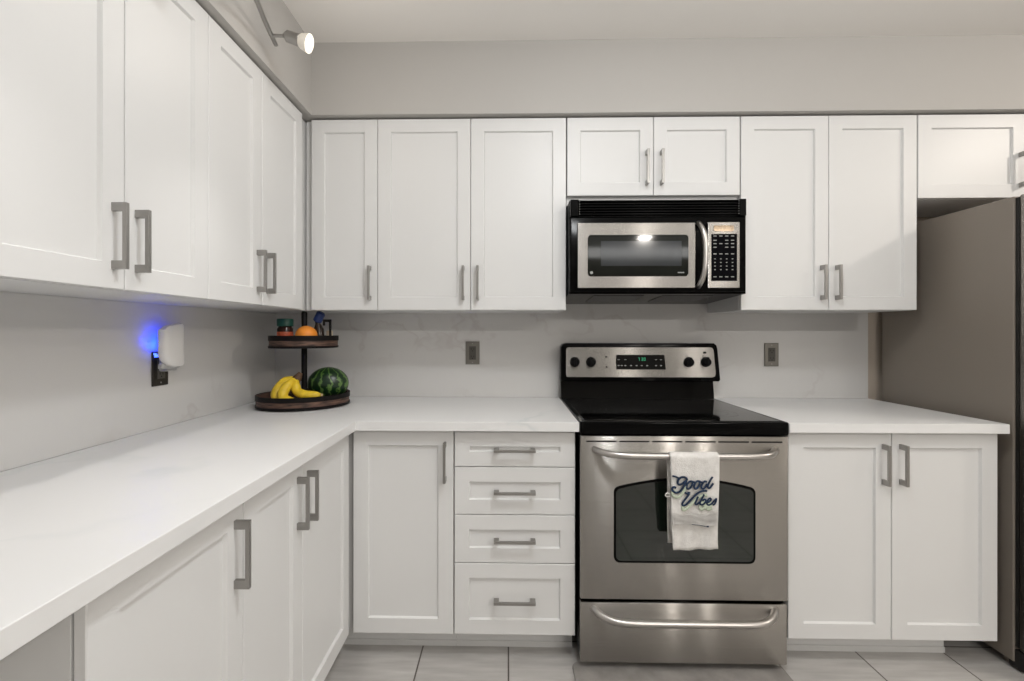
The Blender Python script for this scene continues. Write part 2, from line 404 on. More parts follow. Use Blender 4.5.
# ------------------------------------------------------------------ cabinets
def shaker(bm, x0, x1, z0, z1, yf, th=0.018, st=0.057, rec=0.009, sl=0.004):
    """shaker panel: front face at y=yf facing -y, thickness th behind"""
    c = 0.0016
    def rect(i, y): return [bm.verts.new(p) for p in ((x0 + i, y, z0 + i), (x1 - i, y, z0 + i), (x1 - i, y, z1 - i), (x0 + i, y, z1 - i))]
    R = [rect(0, yf + th), rect(0, yf + c), rect(c, yf), rect(st, yf), rect(st + sl, yf + rec)]
    bm.faces.new(R[0][::-1]); bm.faces.new(R[-1])
    for a, b in zip(R, R[1:]):
        for i in range(4): bm.faces.new((a[i], a[(i + 1) % 4], b[(i + 1) % 4], b[i]))
def pull(parent, x, z, vertical, yf, L=0.150, name='handle'):
    bm = bmesh.new(); so = 0.030; hw = 0.005; ph = 0.0095
    if vertical:
        box(bm, x - hw, x + hw, yf - so - 0.004, yf - so + 0.005, z - L / 2, z + L / 2, 0.0008)
        for s in (-1, 1):
            zc = z + s * (L / 2 - ph)
            box(bm, x - hw, x + hw, yf - so + 0.004, yf, zc - ph, zc + ph, 0.0008)
    else:
        box(bm, x - L / 2, x + L / 2, yf - so - 0.004, yf - so + 0.005, z - hw, z + hw, 0.0008)
        for s in (-1, 1):
            xc = x + s * (L / 2 - ph)
            box(bm, xc - ph, xc + ph, yf - so + 0.004, yf, z - hw, z + hw, 0.0008)
    return obj(name, bm, 'nickel', parent)
G = 0.0012
HO = 0.032
def cabinet(name, label, loc, rotz, x0, x1, z0, z1, depth, doors, boxr=None, upper=True, drawers=None, toe=None, group=None, zb=None):
    """local frame: x along the run, front at y=-depth"""
    t = thing(name, label, 'cabinet', loc, rotz, group)
    th = 0.018
    group = 'white wall cabinets' if upper else 'white base cabinets'; t['group'] = group
    bx0, bx1 = boxr if boxr else (x0 + 0.0005, x1 - 0.0005)
    bm = bmesh.new(); box(bm, bx0, bx1, -depth + th + 0.005, -0.002, zb or z0, z1, 0.0008)
    obj('body', bm, 'box', t)
    for (a, b, side) in doors:
        bm = bmesh.new(); shaker(bm, a + G, b - G, z0 + 0.001, z1 - 0.003, -depth)
        d = obj('door', bm, 'paint', t)
        hx = b - HO if side == 'R' else a + HO
        hz = (z0 + 0.045 + 0.075) if upper else (z1 - 0.045 - 0.075)
        pull(d, hx, hz, True, -depth)
    if drawers:
        a, b, zs = drawers
        for zb, zt in zip(zs, zs[1:]):
            bm = bmesh.new(); shaker(bm, a + G, b - G, zb + 0.0015, zt - 0.0015, -depth, st=0.055)
            d = obj('drawer', bm, 'paint', t)
            pull(d, (a + b) / 2, (zb + zt) / 2, False, -depth, L=0.156)
    if toe:
        a, b = toe
        bm = bmesh.new(); box(bm, a, b, -0.53, -0.51, 0.012, z0 - 0.0005, 0.0005); box(bm, a, b, -0.536, -0.51, 0.0, 0.022, 0.001)
        obj('toe_kick', bm, 'box', t)
    return t
ZU, ZT = 1.3448, 2.197
UD = 0.33
B0 = (0, 0, 0)
# upper cabinets on the back wall
cabinet('upper_cabinet', 'narrow white single-door wall cabinet in the corner above the fruit stand', B0, 0, 0.344, 0.642, ZU, ZT, UD, [(0.344, 0.642, 'R')], boxr=(0.3125, 0.6415))
cabinet('upper_cabinet', 'tall white two-door wall cabinet left of the microwave', B0, 0, 0.642, 1.4785, ZU, ZT, UD, [(0.642, 1.0565, 'R'), (1.0565, 1.4785, 'L')])
cabinet('upper_cabinet', 'short white two-door wall cabinet directly above the microwave', B0, 0, 1.4815, 2.2375, 1.8485, ZT, UD, [(1.4815, 1.861, 'R'), (1.861, 2.2375, 'L')], zb=1.8105)
cabinet('upper_cabinet', 'tall white two-door wall cabinet right of the microwave', B0, 0, 2.2405, 2.9995, ZU, ZT, UD, [(2.2405, 2.62, 'R'), (2.62, 2.9995, 'L')])
cabinet('upper_cabinet', 'short white wall cabinet above the refrigerator', B0, 0, 3.0025, 3.92, 1.831, ZT, UD, [(3.0025, 3.467, 'R'), (3.467, 3.92, 'L')])
# upper cabinets on the left wall (local x runs along world +y, front faces +x)
LR = PI / 2
cabinet('upper_cabinet', 'white two-door wall cabinet on left wall, nearest the camera', B0, LR, -1.612, -1.002, ZU, ZT, UD, [(-1.612, -1.297, 'R'), (-1.297, -1.002, 'L')])
cabinet('upper_cabinet', 'white two-door wall cabinet on left wall next to the corner', B0, LR, -1.002, -0.385, ZU, ZT, UD, [(-1.002, -0.707, 'R'), (-0.707, -0.385, 'L')], boxr=(-1.0015, -0.0))
# base cabinets
ZB, ZBT = 0.1025, CB - 0.001
BD = 0.62
cabinet('base_cabinet', 'white single-door base cabinet in the inside corner left of the drawers', B0, 0, 0.632, 1.0165, ZB, ZBT, BD, [(0.632, 1.0165, 'R')], boxr=(0.6025, 1.016), upper=False, toe=(0.532, 1.0165))
cabinet('base_cabinet', 'white base cabinet with four stacked drawers beside the stove', B0, 0, 1.0185, 1.4765, ZB, ZBT, BD, [], upper=False, drawers=(1.0185, 1.4765, [ZB, 0.374, 0.557, 0.738, ZBT - 0.006]), toe=(1.0175, 1.4765))
t = cabinet('base_cabinet', 'white two-door base cabinet right of the stove', B0, 0, 2.268, 3.0375, ZB, ZBT, BD, [(2.268, 2.6495, 'R'), (2.6495, 3.0375, 'L')], upper=False, toe=(2.262, 2.925))
cabinet('base_cabinet', 'white two-door base cabinet under the left counter next to the corner', B0, LR, -1.315, -0.6205, ZB, ZBT, BD, [(-1.315, -1.0175, 'R'), (-1.0175, -0.6275, 'L')], boxr=(-1.3145, -0.0), upper=False, toe=(-1.315, -0.5375))
cabinet('base_cabinet', 'white single-door base cabinet at the near end of the left counter', B0, LR, -1.701, -1.315, ZB, ZBT, BD, [(-1.701, -1.315, 'R')], boxr=(-1.6995, -1.3155), upper=False, toe=(-1.70, -1.3155))
# ------------------------------------------------------------------ range
RXL, RXR = 1.4885, 2.2455
t = thing('stove', 'stainless steel electric stove with black glass cooktop and raised control panel', 'stove', (1.867, -0.33, 0))
OX, OY = -1.867, 0.33
def rp(name, bm, mat, parent=None, smooth=False, lab=None):
    o = obj(name, bm, mat, parent or t, smooth)
    if parent is None: o.location = (OX, OY, 0)
    if lab: o['label'] = lab
    return o
bm = bmesh.new(); box(bm, RXL, RXR, -0.632, -0.03, 0.05, 0.868, 0.002)
for x in (RXL + .03, RXR - .06):
    for y in (-0.58, -0.1): box(bm, x, x + .03, y, y + .03, 0.0, 0.052)
rp('body', bm, 'black')
# cooktop
bm = bmesh.new()
prism(bm, rrect(RXL - 0.0005, RXR + 0.0045, -0.667, -0.025, 0.018), 'z', 0.872, 0.919, bev=0.005)
ck = rp('cooktop', bm, 'black', smooth=True, lab='black glass cooktop')
bm = bmesh.new(); prism(bm, rrect(RXL + 0.02, RXR - 0.016, -0.640, -0.09, 0.012), 'z', 0.9185, 0.9202)
rp('glass_surface', bm, 'glass', ck)
M['burner'] = simple('burner_line', (0.007, 0.007, 0.007), 0.2, var=0.1)
for cx, cy, r in ((1.68, -0.47, 0.105), (2.06, -0.47, 0.09), (1.68, -0.22, 0.08), (2.06, -0.22, 0.10)):
    for rr in (r, r * 0.62):
        bm = bmesh.new(); n = 40
        a = [bm.verts.new((cx + rr * math.cos(2 * PI * k / n), cy + rr * math.sin(2 * PI * k / n), 0.9204)) for k in range(n)]
        b = [bm.verts.new((cx + (rr - .0015) * math.cos(2 * PI * k / n), cy + (rr - .0015) * math.sin(2 * PI * k / n), 0.9204)) for k in range(n)]
        for k in range(n): bm.faces.new((a[k], a[(k + 1) % n], b[(k + 1) % n], b[k]))
        rp('burner_ring', bm, 'burner', ck)
# backguard: lower black riser, tilted console
bm = bmesh.new()
prism(bm, [(-0.012, 0.9195), (-0.075, 0.9195), (-0.062, 1.005), (-0.012, 1.005)], 'x', RXL - 0.002, RXR - 0.004, bev=0.002)
rp('riser', bm, 'glass', lab='glossy black riser below the control panel')
bm = bmesh.new()
prism(bm, [(1.4875, 1.006), (2.2615, 1.006), (2.267, 1.015), (2.2535, 1.165), (2.249, 1.183), (2.236, 1.194), (1.512, 1.194), (1.495, 1.189), (1.486, 1.174), (1.4845, 1.012)], 'y', -0.085, -0.014, bev=0.004)
con = rp('control_panel', bm, 'black', smooth=True)
pts = [(1.52, 1.026), (2.225, 1.026), (2.2385, 1.031), (2.243, 1.045), (2.2325, 1.160), (2.227, 1.1705), (2.218, 1.174), (1.522, 1.174), (1.512, 1.170), (1.509, 1.160), (1.509, 1.040), (1.512, 1.029)]
bm = bmesh.new(); prism(bm, pts, 'y', -0.0885, -0.084, bev=0.001)
rp('fascia', bm, 'steel_v', con, lab='stainless fascia')
for x, z in ((1.552, 1.1015), (1.632, 1.1010), (2.1105, 1.1015), (2.1935, 1.1025)):
    bm = bmesh.new()
    mt = Matrix.Translation((x, -0.088, z)) @ Matrix.Rotation(PI / 2, 4, 'X')
    lathe(bm, [(0.0245, 0), (0.0245, 0.003), (0.0205, 0.006), (0.0195, 0.022), (0.017, 0.025), (0.0, 0.025)], mt, 28)
    box(bm, x - 0.0045, x + 0.0045, -0.120, -0.108, z - 0.019, z + 0.025, 0.0015)
    k = rp('knob', bm, 'blackm', con, smooth=True)
bm = bmesh.new()
prism(bm, [(1.757, 1.065), (1.998, 1.065), (1.9955, 1.1), (1.9905, 1.137), (1.756, 1.137), (1.7535, 1.1)], 'y', -0.0905, -0.087, bev=0.001)
dp = rp('display', bm, 'glass', con, lab='black touch display with green clock digits')
# clock digits 7:00 style segment marks and touch key prints
bm = bmesh.new()
def seg7(bm, x, z, w, h, digit, y, tt=0.0016):
    segs = {'0': 'abcdef', '1': 'bc', '2': 'abged', '3': 'abgcd', '4': 'fgbc', '5': 'afgcd', '7': 'abc', '8': 'abcdefg'}[digit]
    R = dict(a=(x, x + w, z + h - tt, z + h), d=(x, x + w, z, z + tt), g=(x, x + w, z + h / 2 - tt / 2, z + h / 2 + tt / 2),
             f=(x, x + tt, z + h / 2, z + h), e=(x, x + tt, z, z + h / 2), b=(x + w - tt, x + w, z + h / 2, z + h), c=(x + w - tt, x + w, z, z + h / 2))
    for s in segs: a = R[s]; box(bm, a[0], a[1], y - 0.0004, y, a[2], a[3])
for i, dg in enumerate('730'): seg7(bm, 1.862 + i * 0.012 + (0.004 if i else 0), 1.108, 0.008, 0.015, dg, -0.0906)
rp('clock_digits', bm, 'green_led', con)
bm = bmesh.new()
for x in (1.767, 1.782, 1.80, 1.828, 1.855, 1.880, 1.907, 1.950, 1.974):
    bm = bmesh.new(); box(bm, x - .004, x + .004, -0.0909, -0.0905, 1.082, 1.0865); rp('key', bm, 'print', con)
for x in (1.767, 1.80, 1.950, 1.974):
    bm = bmesh.new(); box(bm, x - .005, x + .005, -0.0909, -0.0905, 1.112, 1.1145); rp('key', bm, 'print', con)
bm = bmesh.new()
for x, z in ((1.706, 1.127), (1.708, 1.077), (2.190, 1.148)):
    bm = bmesh.new(); lathe(bm, [(0.0042, 0), (0.0042, 0.0015), (0, 0.0015)], Matrix.Translation((x, -0.088, z)) @ Matrix.Rotation(PI / 2, 4, 'X'), 16)
    if x > 2: box(bm, 2.181, 2.196, -0.0893, -0.088, 1.144, 1.153, 0.0003)
    rp('indicator_light', bm, 'blackm', con)

# oven door
bm = bmesh.new(); box(bm, RXL + 0.0005, RXR - 0.001, -0.660, -0.634, 0.266, 0.867, 0.003)
dr = rp('oven_door', bm, 'steel', smooth=True)
bm = bmesh.new()
n = 6; Wd = RXR - RXL
for i in range(6):
    a = RXL + 0.022 + i * 0.1205
    bm = bmesh.new(); box(bm, a, a + 0.110, -0.6612, -0.6595, 0.8445, 0.8495, 0.0006)
    rp('vent_slot', bm, 'slot', dr)
def arch(x0, x1, z0, zs, zc, r):
    pts = []
    for cx, cz, a0 in ((x0 + r, z0 + r, 180), (x1 - r, z0 + r, 270)):
        for i in range(6): a = math.radians(a0 + 90 * i / 5); pts.append((cx + r * math.cos(a), cz + r * math.sin(a)))
    for i in range(6):
        a = math.radians(0 + 70 * i / 5); pts.append((x1 - r + r * math.cos(a), zs - r + r * math.sin(a)))
    for i in range(1, 16):
        s = i / 16; x = x1 - r * 0.6 + (x0 + r * 0.6 - x1 + r * 0.6) * s
        pts.append((x, zs + (zc - zs) * math.sin(PI * s)))
    for i in range(6):
        a = math.radians(110 + 70 * i / 5); pts.append((x0 + r + r * math.cos(a), zs - r + r * math.sin(a)))
    return pts
bm = bmesh.new(); prism(bm, arch(1.611, 2.126, 0.402, 0.683, 0.716, 0.022), 'y', -0.6625, -0.659, bev=0.0008)
rp('window_frame', bm, 'black', dr)
bm = bmesh.new(); prism(bm, arch(1.619, 2.118, 0.410, 0.675, 0.708, 0.018), 'y', -0.6632, -0.661)
rp('window', bm, 'oven_glass', dr, lab='dark tinted oven window with arched top')
def bowed(bm, xa, xb, y0, y1, z0, z1, r, n=60, p=9):
    pts = []
    for i in range(n + 1):
        s = i / n; u = 2 * s - 1
        sg = math.copysign(1, u); uu = sg * (1 - (1 - abs(u)) ** 1.7)
        k = 1 - abs(uu) ** p
        pts.append((xa + (xb - xa) * (uu + 1) / 2, y0 + (y1 - y0) * k, z0 + (z1 - z0) * k))
    tube(bm, pts, r, 14)
bm = bmesh.new(); bowed(bm, 1.540, 2.199, -0.655, -0.722, 0.818, 0.810, 0.0125)
rp('handle', bm, 'chrome', dr, smooth='all', lab='tubular steel handle')
# storage drawer
bm = bmesh.new(); box(bm, RXL + 0.0005, RXR - 0.004, -0.660, -0.634, 0.033, 0.254, 0.003)
sd = rp('storage_drawer', bm, 'steel', smooth=True)
bm = bmesh.new(); bowed(bm, 1.537, 2.199, -0.655, -0.722, 0.232, 0.216, 0.0125)
rp('handle', bm, 'chrome', sd, smooth='all', lab='bowed tubular steel handle')

# ------------------------------------------------------------------ towel on the oven handle
f_, cx_, cy_, yaw_ = 453.78, 499.04, 332.19, 0.0192
def towel_xz(u, v, y=-0.745):
    # converts the lettering's artwork coordinates to positions on the cloth
    r = (664 + u / 11.35 - cx_) / f_; z = -(444 + v / 11.35 - cy_) / f_
    c, s = math.cos(yaw_), math.sin(yaw_)
    dx, dy = r * c - s, r * s + c
    k = (y + 2.3362) / dy
    return 1.221 + dx * k, 1.248 + z * k
tw = thing('kitchen_towel', 'off-white kitchen towel with navy lettering hanging on the oven door handle', 'towel', (1.9, -0.722, 0.48))
TX0 = towel_xz(78, 300)[0]; TX1 = towel_xz(636, 300)[0]
TB = towel_xz(300, 1200)[1]
def towel_sheet(x0, x1, y_front, y_back, ztop, zf, zb, th, seed=0, cols=28):
    """profile going from front hem over the bar to the back hem"""
    prof = []
    for i in range(31): prof.append(('f', zf + (0.800 - zf) * i / 30))
    bm = bmesh.new(); rows = []
    rb = 0.0125 + 0.0035
    path = []
    for i in range(31):
        z = zf + (0.810 - zf) * i / 30; path.append((y_front, z, 1))
    for i in range(1, 10):
        a = PI * i / 10; path.append((-0.722 - rb * math.cos(a) * (abs(y_front + 0.722) / rb if a < PI / 2 else 1), 0.810 + rb * math.sin(a), 0.4))
    for i in range(0, 21):
        z = 0.810 - (0.810 - zb) * i / 20; path.append((-0.722 + rb, z, 0.3))
    for (y, z, wv) in path:
        row = []
        for k in range(cols + 1):
            s = k / cols; x = x0 + (x1 - x0) * s
            hang = max(0, (0.80 - z)) / 0.32
            yy = y - wv * hang * (0.004 * math.sin(7 * s + 1.3) + 0.003 * math.sin(15 * s + 9 * hang))
            xx = x + wv * hang * 0.004 * math.sin(6 * hang + 1) + (0.5 - s) * 0.014 * hang * wv
            zz = z - (wv * 0.003 * math.sin(5 * s) if z < zf + 0.02 else 0)
            row.append(bm.verts.new((xx, yy, zz)))
        rows.append(row)
    for a, b in zip(rows, rows[1:]):
        for k in range(cols): bm.faces.new((a[k], a[k + 1], b[k + 1], b[k]))
    bmesh.ops.recalc_face_normals(bm, faces=bm.faces[:])
    bmesh.ops.solidify(bm, geom=bm.faces[:], thickness=th)
    return bm
OT = (-1.9, 0.722, -0.48)
o = obj('cloth', towel_sheet(TX0, TX1, -0.7425, -0.70, 0.82, TB, 0.50, 0.0035), 'towel', tw, 'all'); o.location = OT
# second layer peeking out on the left behind the front fold
bm = bmesh.new()
rows = []
for i in range(25):
    z = 0.795 - (0.795 - (TB + 0.022)) * i / 24
    rows.append([bm.verts.new((TX0 - 0.006 + 0.012 * k / 3 + 0.0015 * math.sin(i * .6) + 0.010 * max(0, (i - 14) / 10), -0.7355 + 0.001 * math.sin(k), z)) for k in range(4)])
for a, b in zip(rows, rows[1:]):
    for k in range(3): bm.faces.new((a[k], a[k + 1], b[k + 1], b[k]))
bmesh.ops.solidify(bm, geom=bm.faces[:], thickness=0.003)
o = obj('inner_fold', bm, 'towel', tw, 'all'); o.location = OT
# pleat with shadow line across the lower half
bm = bmesh.new()
pl = [(100, 800), (180, 855), (290, 835), (400, 860), (520, 830), (590, 790)]
P = [towel_xz(u, v) for u, v in [(88, 893), (200, 893), (300, 893), (400, 903), (480, 916), (590, 900)]]
Q = [towel_xz(u, v) for u, v in [(90, 770), (200, 800), (300, 780), (400, 800), (480, 790), (600, 750)]]
rows = []
for (a, b) in zip(spline([(p[0], 0, p[1]) for p in P], 6), spline([(p[0], 0, p[1]) for p in Q], 6)):
    row = []
    for k in range(7):
        s = k / 6; q = a.lerp(b, s)
        row.append(bm.verts.new((q.x, -0.7490 - 0.0080 * (1 - s) ** 0.7 - 0.0015 * math.sin(s * 11 + q.x * 60), q.z)))
    rows.append(row)
for a, b in zip(rows, rows[1:]):
    for k in range(6): bm.faces.new((a[k], a[k + 1], b[k + 1], b[k]))
bmesh.ops.solidify(bm, geom=bm.faces[:], thickness=0.002)
o = obj('pleat', bm, 'towel', tw, 'all'); o.location = OT
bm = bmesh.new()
tube(bm, spline([(towel_xz(u, v)[0], -0.7578, towel_xz(u, v)[1]) for u, v in [(300, 893), (400, 904), (452, 916), (490, 918)]], 5), [0.0008] * 8 + [0.0012] * 4 + [0.0024] * 4, 8)  # dark tube painted in as the shade under the pleat's lower edge
o = obj('pleat_shade_line', bm, 'thread', tw, 'all'); o.location = OT
# small loop on the left edge
bm = bmesh.new()
lp = [towel_xz(u, v) for u, v in [(75, 570), (40, 560), (22, 580), (38, 602), (75, 595)]]
tube(bm, spline([(p[0], -0.742, p[1]) for p in lp], 5), 0.0022, 8)
o = obj('hanging_loop', bm, 'towel', tw, 'all'); o.location = OT
strokes = [
    # G
    ([(92, 358), (135, 368), (175, 390)], 1.0),
    ([(258, 408), (250, 382), (222, 370), (188, 376), (160, 402), (152, 436), (172, 456), (206, 444), (236, 420), (250, 412), (236, 446), (206, 500), (168, 540), (128, 546), (96, 524), (90, 496), (112, 484), (134, 492)], 1.25),
    # o o
    ([(318, 422), (292, 420), (262, 450), (252, 486), (270, 504), (298, 488), (318, 450), (318, 422), (340, 430), (352, 424)], 1.15),
    ([(398, 418), (372, 418), (346, 450), (338, 486), (356, 504), (382, 486), (400, 450), (398, 418), (420, 430), (436, 424)], 1.15),
    # d
    ([(482, 424), (456, 420), (430, 448), (420, 484), (438, 502), (464, 484), (486, 446)], 1.15),
    ([(548, 366), (520, 410), (494, 462), (496, 488), (514, 494), (536, 468), (556, 440)], 1.15),
    # V
    ([(232, 546), (256, 556), (286, 548), (268, 582), (228, 632), (206, 668), (212, 690), (242, 684), (290, 640), (346, 580), (398, 542), (444, 526), (484, 528)], 1.2),
    # i
    ([(384, 590), (360, 640), (352, 672), (372, 678), (400, 650)], 1.1),
    # b
    ([(452, 566), (424, 620), (404, 664), (424, 684), (454, 668), (472, 636), (456, 622), (432, 640)], 1.1),
    # e
    ([(470, 664), (506, 650), (530, 624), (516, 610), (490, 636), (482, 668), (504, 686), (540, 668)], 1.05),
    # s
    ([(540, 668), (572, 632), (590, 616), (584, 648), (566, 680), (548, 682)], 1.0)]
bm = bmesh.new(); bs = bmesh.new()
for st, wd in strokes:
    p3 = []
    for q in spline([(u, 0, v) for u, v in st], 5):
        X, Z = towel_xz(q.x, q.z); p3.append((X, -0.7488, Z))
    tube(bm, p3, 0.0036 * wd * 0.88, 8, flat=(1, 0.5, 1))
for st, wd in (strokes[1], strokes[6], strokes[8], strokes[9]):
    p3 = []
    for q in spline([(u, 0, v) for u, v in st[-9:]], 5):
        X, Z = towel_xz(min(q.x + 4, 600), q.z + 52); p3.append((X, -0.7478, Z))
    tube(bs, p3, 0.0050, 8, flat=(1, 0.3, 1))
o = obj('lettering', bm, 'thread', tw, 'all'); o.location = OT; o['label'] = 'navy script lettering reading Good Vibes'
o = obj('lettering_shadow', bs, 'sage', tw, 'all'); o.location = OT; o['label'] = 'sage green lettering shadow'

# ------------------------------------------------------------------ microwave
mw = thing('microwave', 'stainless and black over-the-range microwave mounted under the short cabinet', 'microwave', (1.86, -0.2, 1.4))
OM = (-1.86, 0.2, -1.4)
def mp_(name, bm, mat, parent=None, smooth=False, lab=None):
    o = obj(name, bm, mat, parent or mw, smooth)
    if parent is None: o.location = OM
    if lab: o['label'] = lab
    return o
MX0, MX1 = 1.4835, 2.2340
bm = bmesh.new()
prism(bm, [(-0.385, 1.8095), (-0.004, 1.8095), (-0.004, 1.392), (-0.385, 1.412)], 'x', MX0, MX1, bev=0.002)
mp_('body', bm, 'black')
bm = bmesh.new()
for k in range(2):
    x = 1.60 + k * 0.30; bm = bmesh.new()
    prism(bm, [(-0.33, 1.4075), (-0.12, 1.3965), (-0.12, 1.402), (-0.33, 1.413)], 'x', x, x + 0.22)
    mp_('grease_filter', bm, simple('filter_grey', (0.10, 0.10, 0.10), 0.45, 0.5, bump=0.5, bscale=300))
# front frame
bm = bmesh.new()
prism(bm, rrect(MX0 + 0.001, 2.2225, 1.419, 1.735, 0.008), 'y', -0.405, -0.386, bev=0.003)
fr = mp_('front_frame', bm, 'black', smooth=True)
# vent grille: a frame with louvres
bm = bmesh.new()
box(bm, MX0 + 0.001, 2.2235, -0.398, -0.386, 1.737, 1.8105, 0.003)
for k in range(6):
    z = 1.742 + k * 0.0112
    prism(bm, [(-0.398, z), (-0.412, z + 0.003), (-0.412, z + 0.006), (-0.398, z + 0.009)], 'x', MX0 + 0.040, MX1 - 0.042)
box(bm, MX0 + 0.002, MX0 + 0.038, -0.413, -0.397, 1.738, 1.8095, 0.003)
box(bm, MX1 - 0.040, 2.2225, -0.413, -0.397, 1.738, 1.8095, 0.003)
vg = mp_('vent_grille', bm, 'black', lab='black louvred vent grille')
bm = bmesh.new()
for x in (MX0 + 0.041, MX1 - 0.0435):
    bm = bmesh.new()
    for k in range(6): box(bm, x - .001, x + .001, -0.4135, -0.4125, 1.746 + k * .0105, 1.7485 + k * .0105)
    mp_('grille_notch', bm, 'print', vg)
# door
bm = bmesh.new(); box(bm, 1.5155, 2.008, -0.416, -0.404, 1.4345, 1.709, 0.002)
md = mp_('door', bm, 'steel_v')
bm = bmesh.new(); prism(bm, rrect(1.558, 1.979, 1.4835, 1.658, 0.014), 'y', -0.4178, -0.4150, bev=0.0006)
wn = mp_('window', bm, 'mw_glass', md, lab='dark glass window')
bm = bmesh.new(); box(bm, 1.613, 1.95, -0.4184, -0.4172, 1.527, 1.632, 0.0003)
mp_('window_screen', bm, 'mw_mesh', md)
bm = bmesh.new()
lathe(bm, [(0.0062, 0), (0.0062, 0.0006), (0.0045, 0.0006), (0.0045, 0.0003), (0, 0.0003)], Matrix.Translation((1.5735, -0.4176, 1.499)) @ Matrix.Rotation(PI / 2, 4, 'X'), 24)
mp_('round_emblem', bm, 'print', md)
bm = bmesh.new()
x = 1.9345
for w in (.0045, .004, .005, .0045, .003, .002, .0045):
    box(bm, x, x + w * .75, -0.4182, -0.4176, 1.4965, 1.5015); x += w
mp_('brand_mark', bm, 'print', md)
# bowed handle
bm = bmesh.new(); pts = []
for i in range(25):
    s = i / 24; u = 2 * s - 1
    k = 1 - abs(u) ** 2.2
    pts.append((2.022 + 0.014 * k, -0.408 - 0.042 * (1 - abs(u) ** 5), 1.438 + 0.272 * s))
tube(bm, pts, 0.0105, 12)
mp_('handle', bm, 'chrome', md, smooth='all', lab='vertical bowed steel handle')
# keypad
bm = bmesh.new(); box(bm, 2.0615, 2.1945, -0.414, -0.404, 1.4345, 1.711, 0.002)
kp = mp_('keypad_panel', bm, 'steel_v')
bm = bmesh.new(); prism(bm, rrect(2.085, 2.169, 1.672, 1.697, 0.006), 'y', -0.4158, -0.4135); mp_('display_window', bm, simple('bronze_display', (0.10, 0.075, 0.05), 0.15, 0.7, var=0.3, vscale=20), kp)
bm = bmesh.new(); box(bm, 2.0755, 2.182, -0.4155, -0.4135, 1.464, 1.661, 0.0006); mp_('touch_pad', bm, simple('touch_pad_black', (0.003, 0.003, 0.004), 0.4, spec=0.02, var=0.1), kp)
bm = bmesh.new()
random.seed(4)
for r, z in enumerate((1.652, 1.634, 1.620, 1.605, 1.577, 1.556, 1.541, 1.526, 1.511, 1.481)):
    for c in range(4):
        x = 2.090 + c * 0.0243
        w = 0.0065 if r < 5 or r == 9 else 0.0030
        if r in (1, 3) and c == 1: continue
        bm = bmesh.new(); box(bm, x - w, x + w, -0.4160, -0.4154, z - 0.0018, z + 0.0018)
        mp_('key', bm, 'print', kp)

# ------------------------------------------------------------------ refrigerator
FX0, FX1 = 3.092, 3.99
fr_ = thing('refrigerator', 'tall grey-brown refrigerator standing at the right end of the counter', 'refrigerator', (3.54, -0.34, 0))
OF = (-3.54, 0.34, 0)
def fp(name, bm, mat, parent=None, smooth=False, lab=None):
    o = obj(name, bm, mat, parent or fr_, smooth)
    if parent is None: o.location = OF
    if lab: o['label'] = lab
    return o
bm = bmesh.new(); box(bm, FX0, FX1, -0.622, -0.03, 0.03, 1.752, 0.004)
for x in (FX0 + .03, FX1 - .07):
    for y in (-0.6, -0.1): box(bm, x, x + .04, y, y + .04, 0, 0.032)
fp('body', bm, 'fridge')
bm = bmesh.new(); box(bm, FX0 + 0.006, FX1 - 0.006, -0.636, -0.621, 0.09, 1.746); fp('door_gasket', bm, 'gasket')
mid = 3.45
for (a, b, hx) in ((FX0 + 0.001, mid - 0.002, mid - 0.04), (mid + 0.002, FX1 - 0.001, mid + 0.04)):
    bm = bmesh.new(); prism(bm, rrect(a, b, -0.712, -0.635, 0.012, 4), 'z', 0.085, 1.752, bev=0.004)
    d = fp('door', bm, 'fridge_door', smooth=True)
    bm = bmesh.new(); tube(bm, [(hx, -0.711, 0.72), (hx, -0.755, 0.74), (hx, -0.758, 1.5), (hx, -0.711, 1.52)], 0.011, 12); fp('handle', bm, 'chrome', d, smooth='all')
bm = bmesh.new(); box(bm, FX0 + 0.004, FX1 - 0.004, -0.655, -0.60, 0.012, 0.078, 0.004); fp('base_grille', bm, 'gasket')

# ------------------------------------------------------------------ outlets
def outlet(label, loc, rotz, plate, ins):
    t = thing('wall_outlet', label, 'outlet', loc, rotz, 'wall outlets')
    bm = bmesh.new(); prism(bm, [(-0.036, -0.059), (0.036, -0.059), (0.036, 0.059), (-0.036, 0.059)], 'y', -0.0065, 0.0, bev=0.0035); obj('plate', bm, plate, t)
    bm = bmesh.new(); box(bm, -0.0175, 0.0175, -0.0085, -0.006, -0.0345, 0.0345, 0.001); r = obj('receptacle', bm, ins, t)
    bm = bmesh.new()
    for zc in (-0.019, 0.019):
        box(bm, -0.0075, -0.0055, -0.0089, -0.0084, zc - .002, zc + .006); box(bm, 0.0055, 0.0075, -0.0089, -0.0084, zc - .002, zc + .005)
        lathe(bm, [(0.0023, 0), (0.0023, 0.0005), (0, 0.0005)], Matrix.Translation((0, -0.0084, zc - .008)) @ Matrix.Rotation(PI / 2, 4, 'X'), 12)
    obj('slots', bm, 'slot', r)
    for z in (-0.048, 0.048):
        bm = bmesh.new(); lathe(bm, [(0.003, 0), (0.003, 0.0007), (0.002, 0.0012), (0, 0.0012)], Matrix.Translation((0, -0.0063, z)) @ Matrix.Rotation(PI / 2, 4, 'X'), 14); obj('screw', bm, 'nickel', t)
    return t
outlet('dark nickel electrical outlet on the backsplash left of the stove', (1.040, 0.0, 1.141), 0, 'plate', 'socket')
outlet('nickel electrical outlet on the backsplash right of the stove', (2.561, 0.0, 1.135), 0, 'plate', 'socket')
outlet('dark outlet on the left wall below the white night light', (0.012, -0.785, 1.121), PI / 2, 'plate_dark', 'socket')

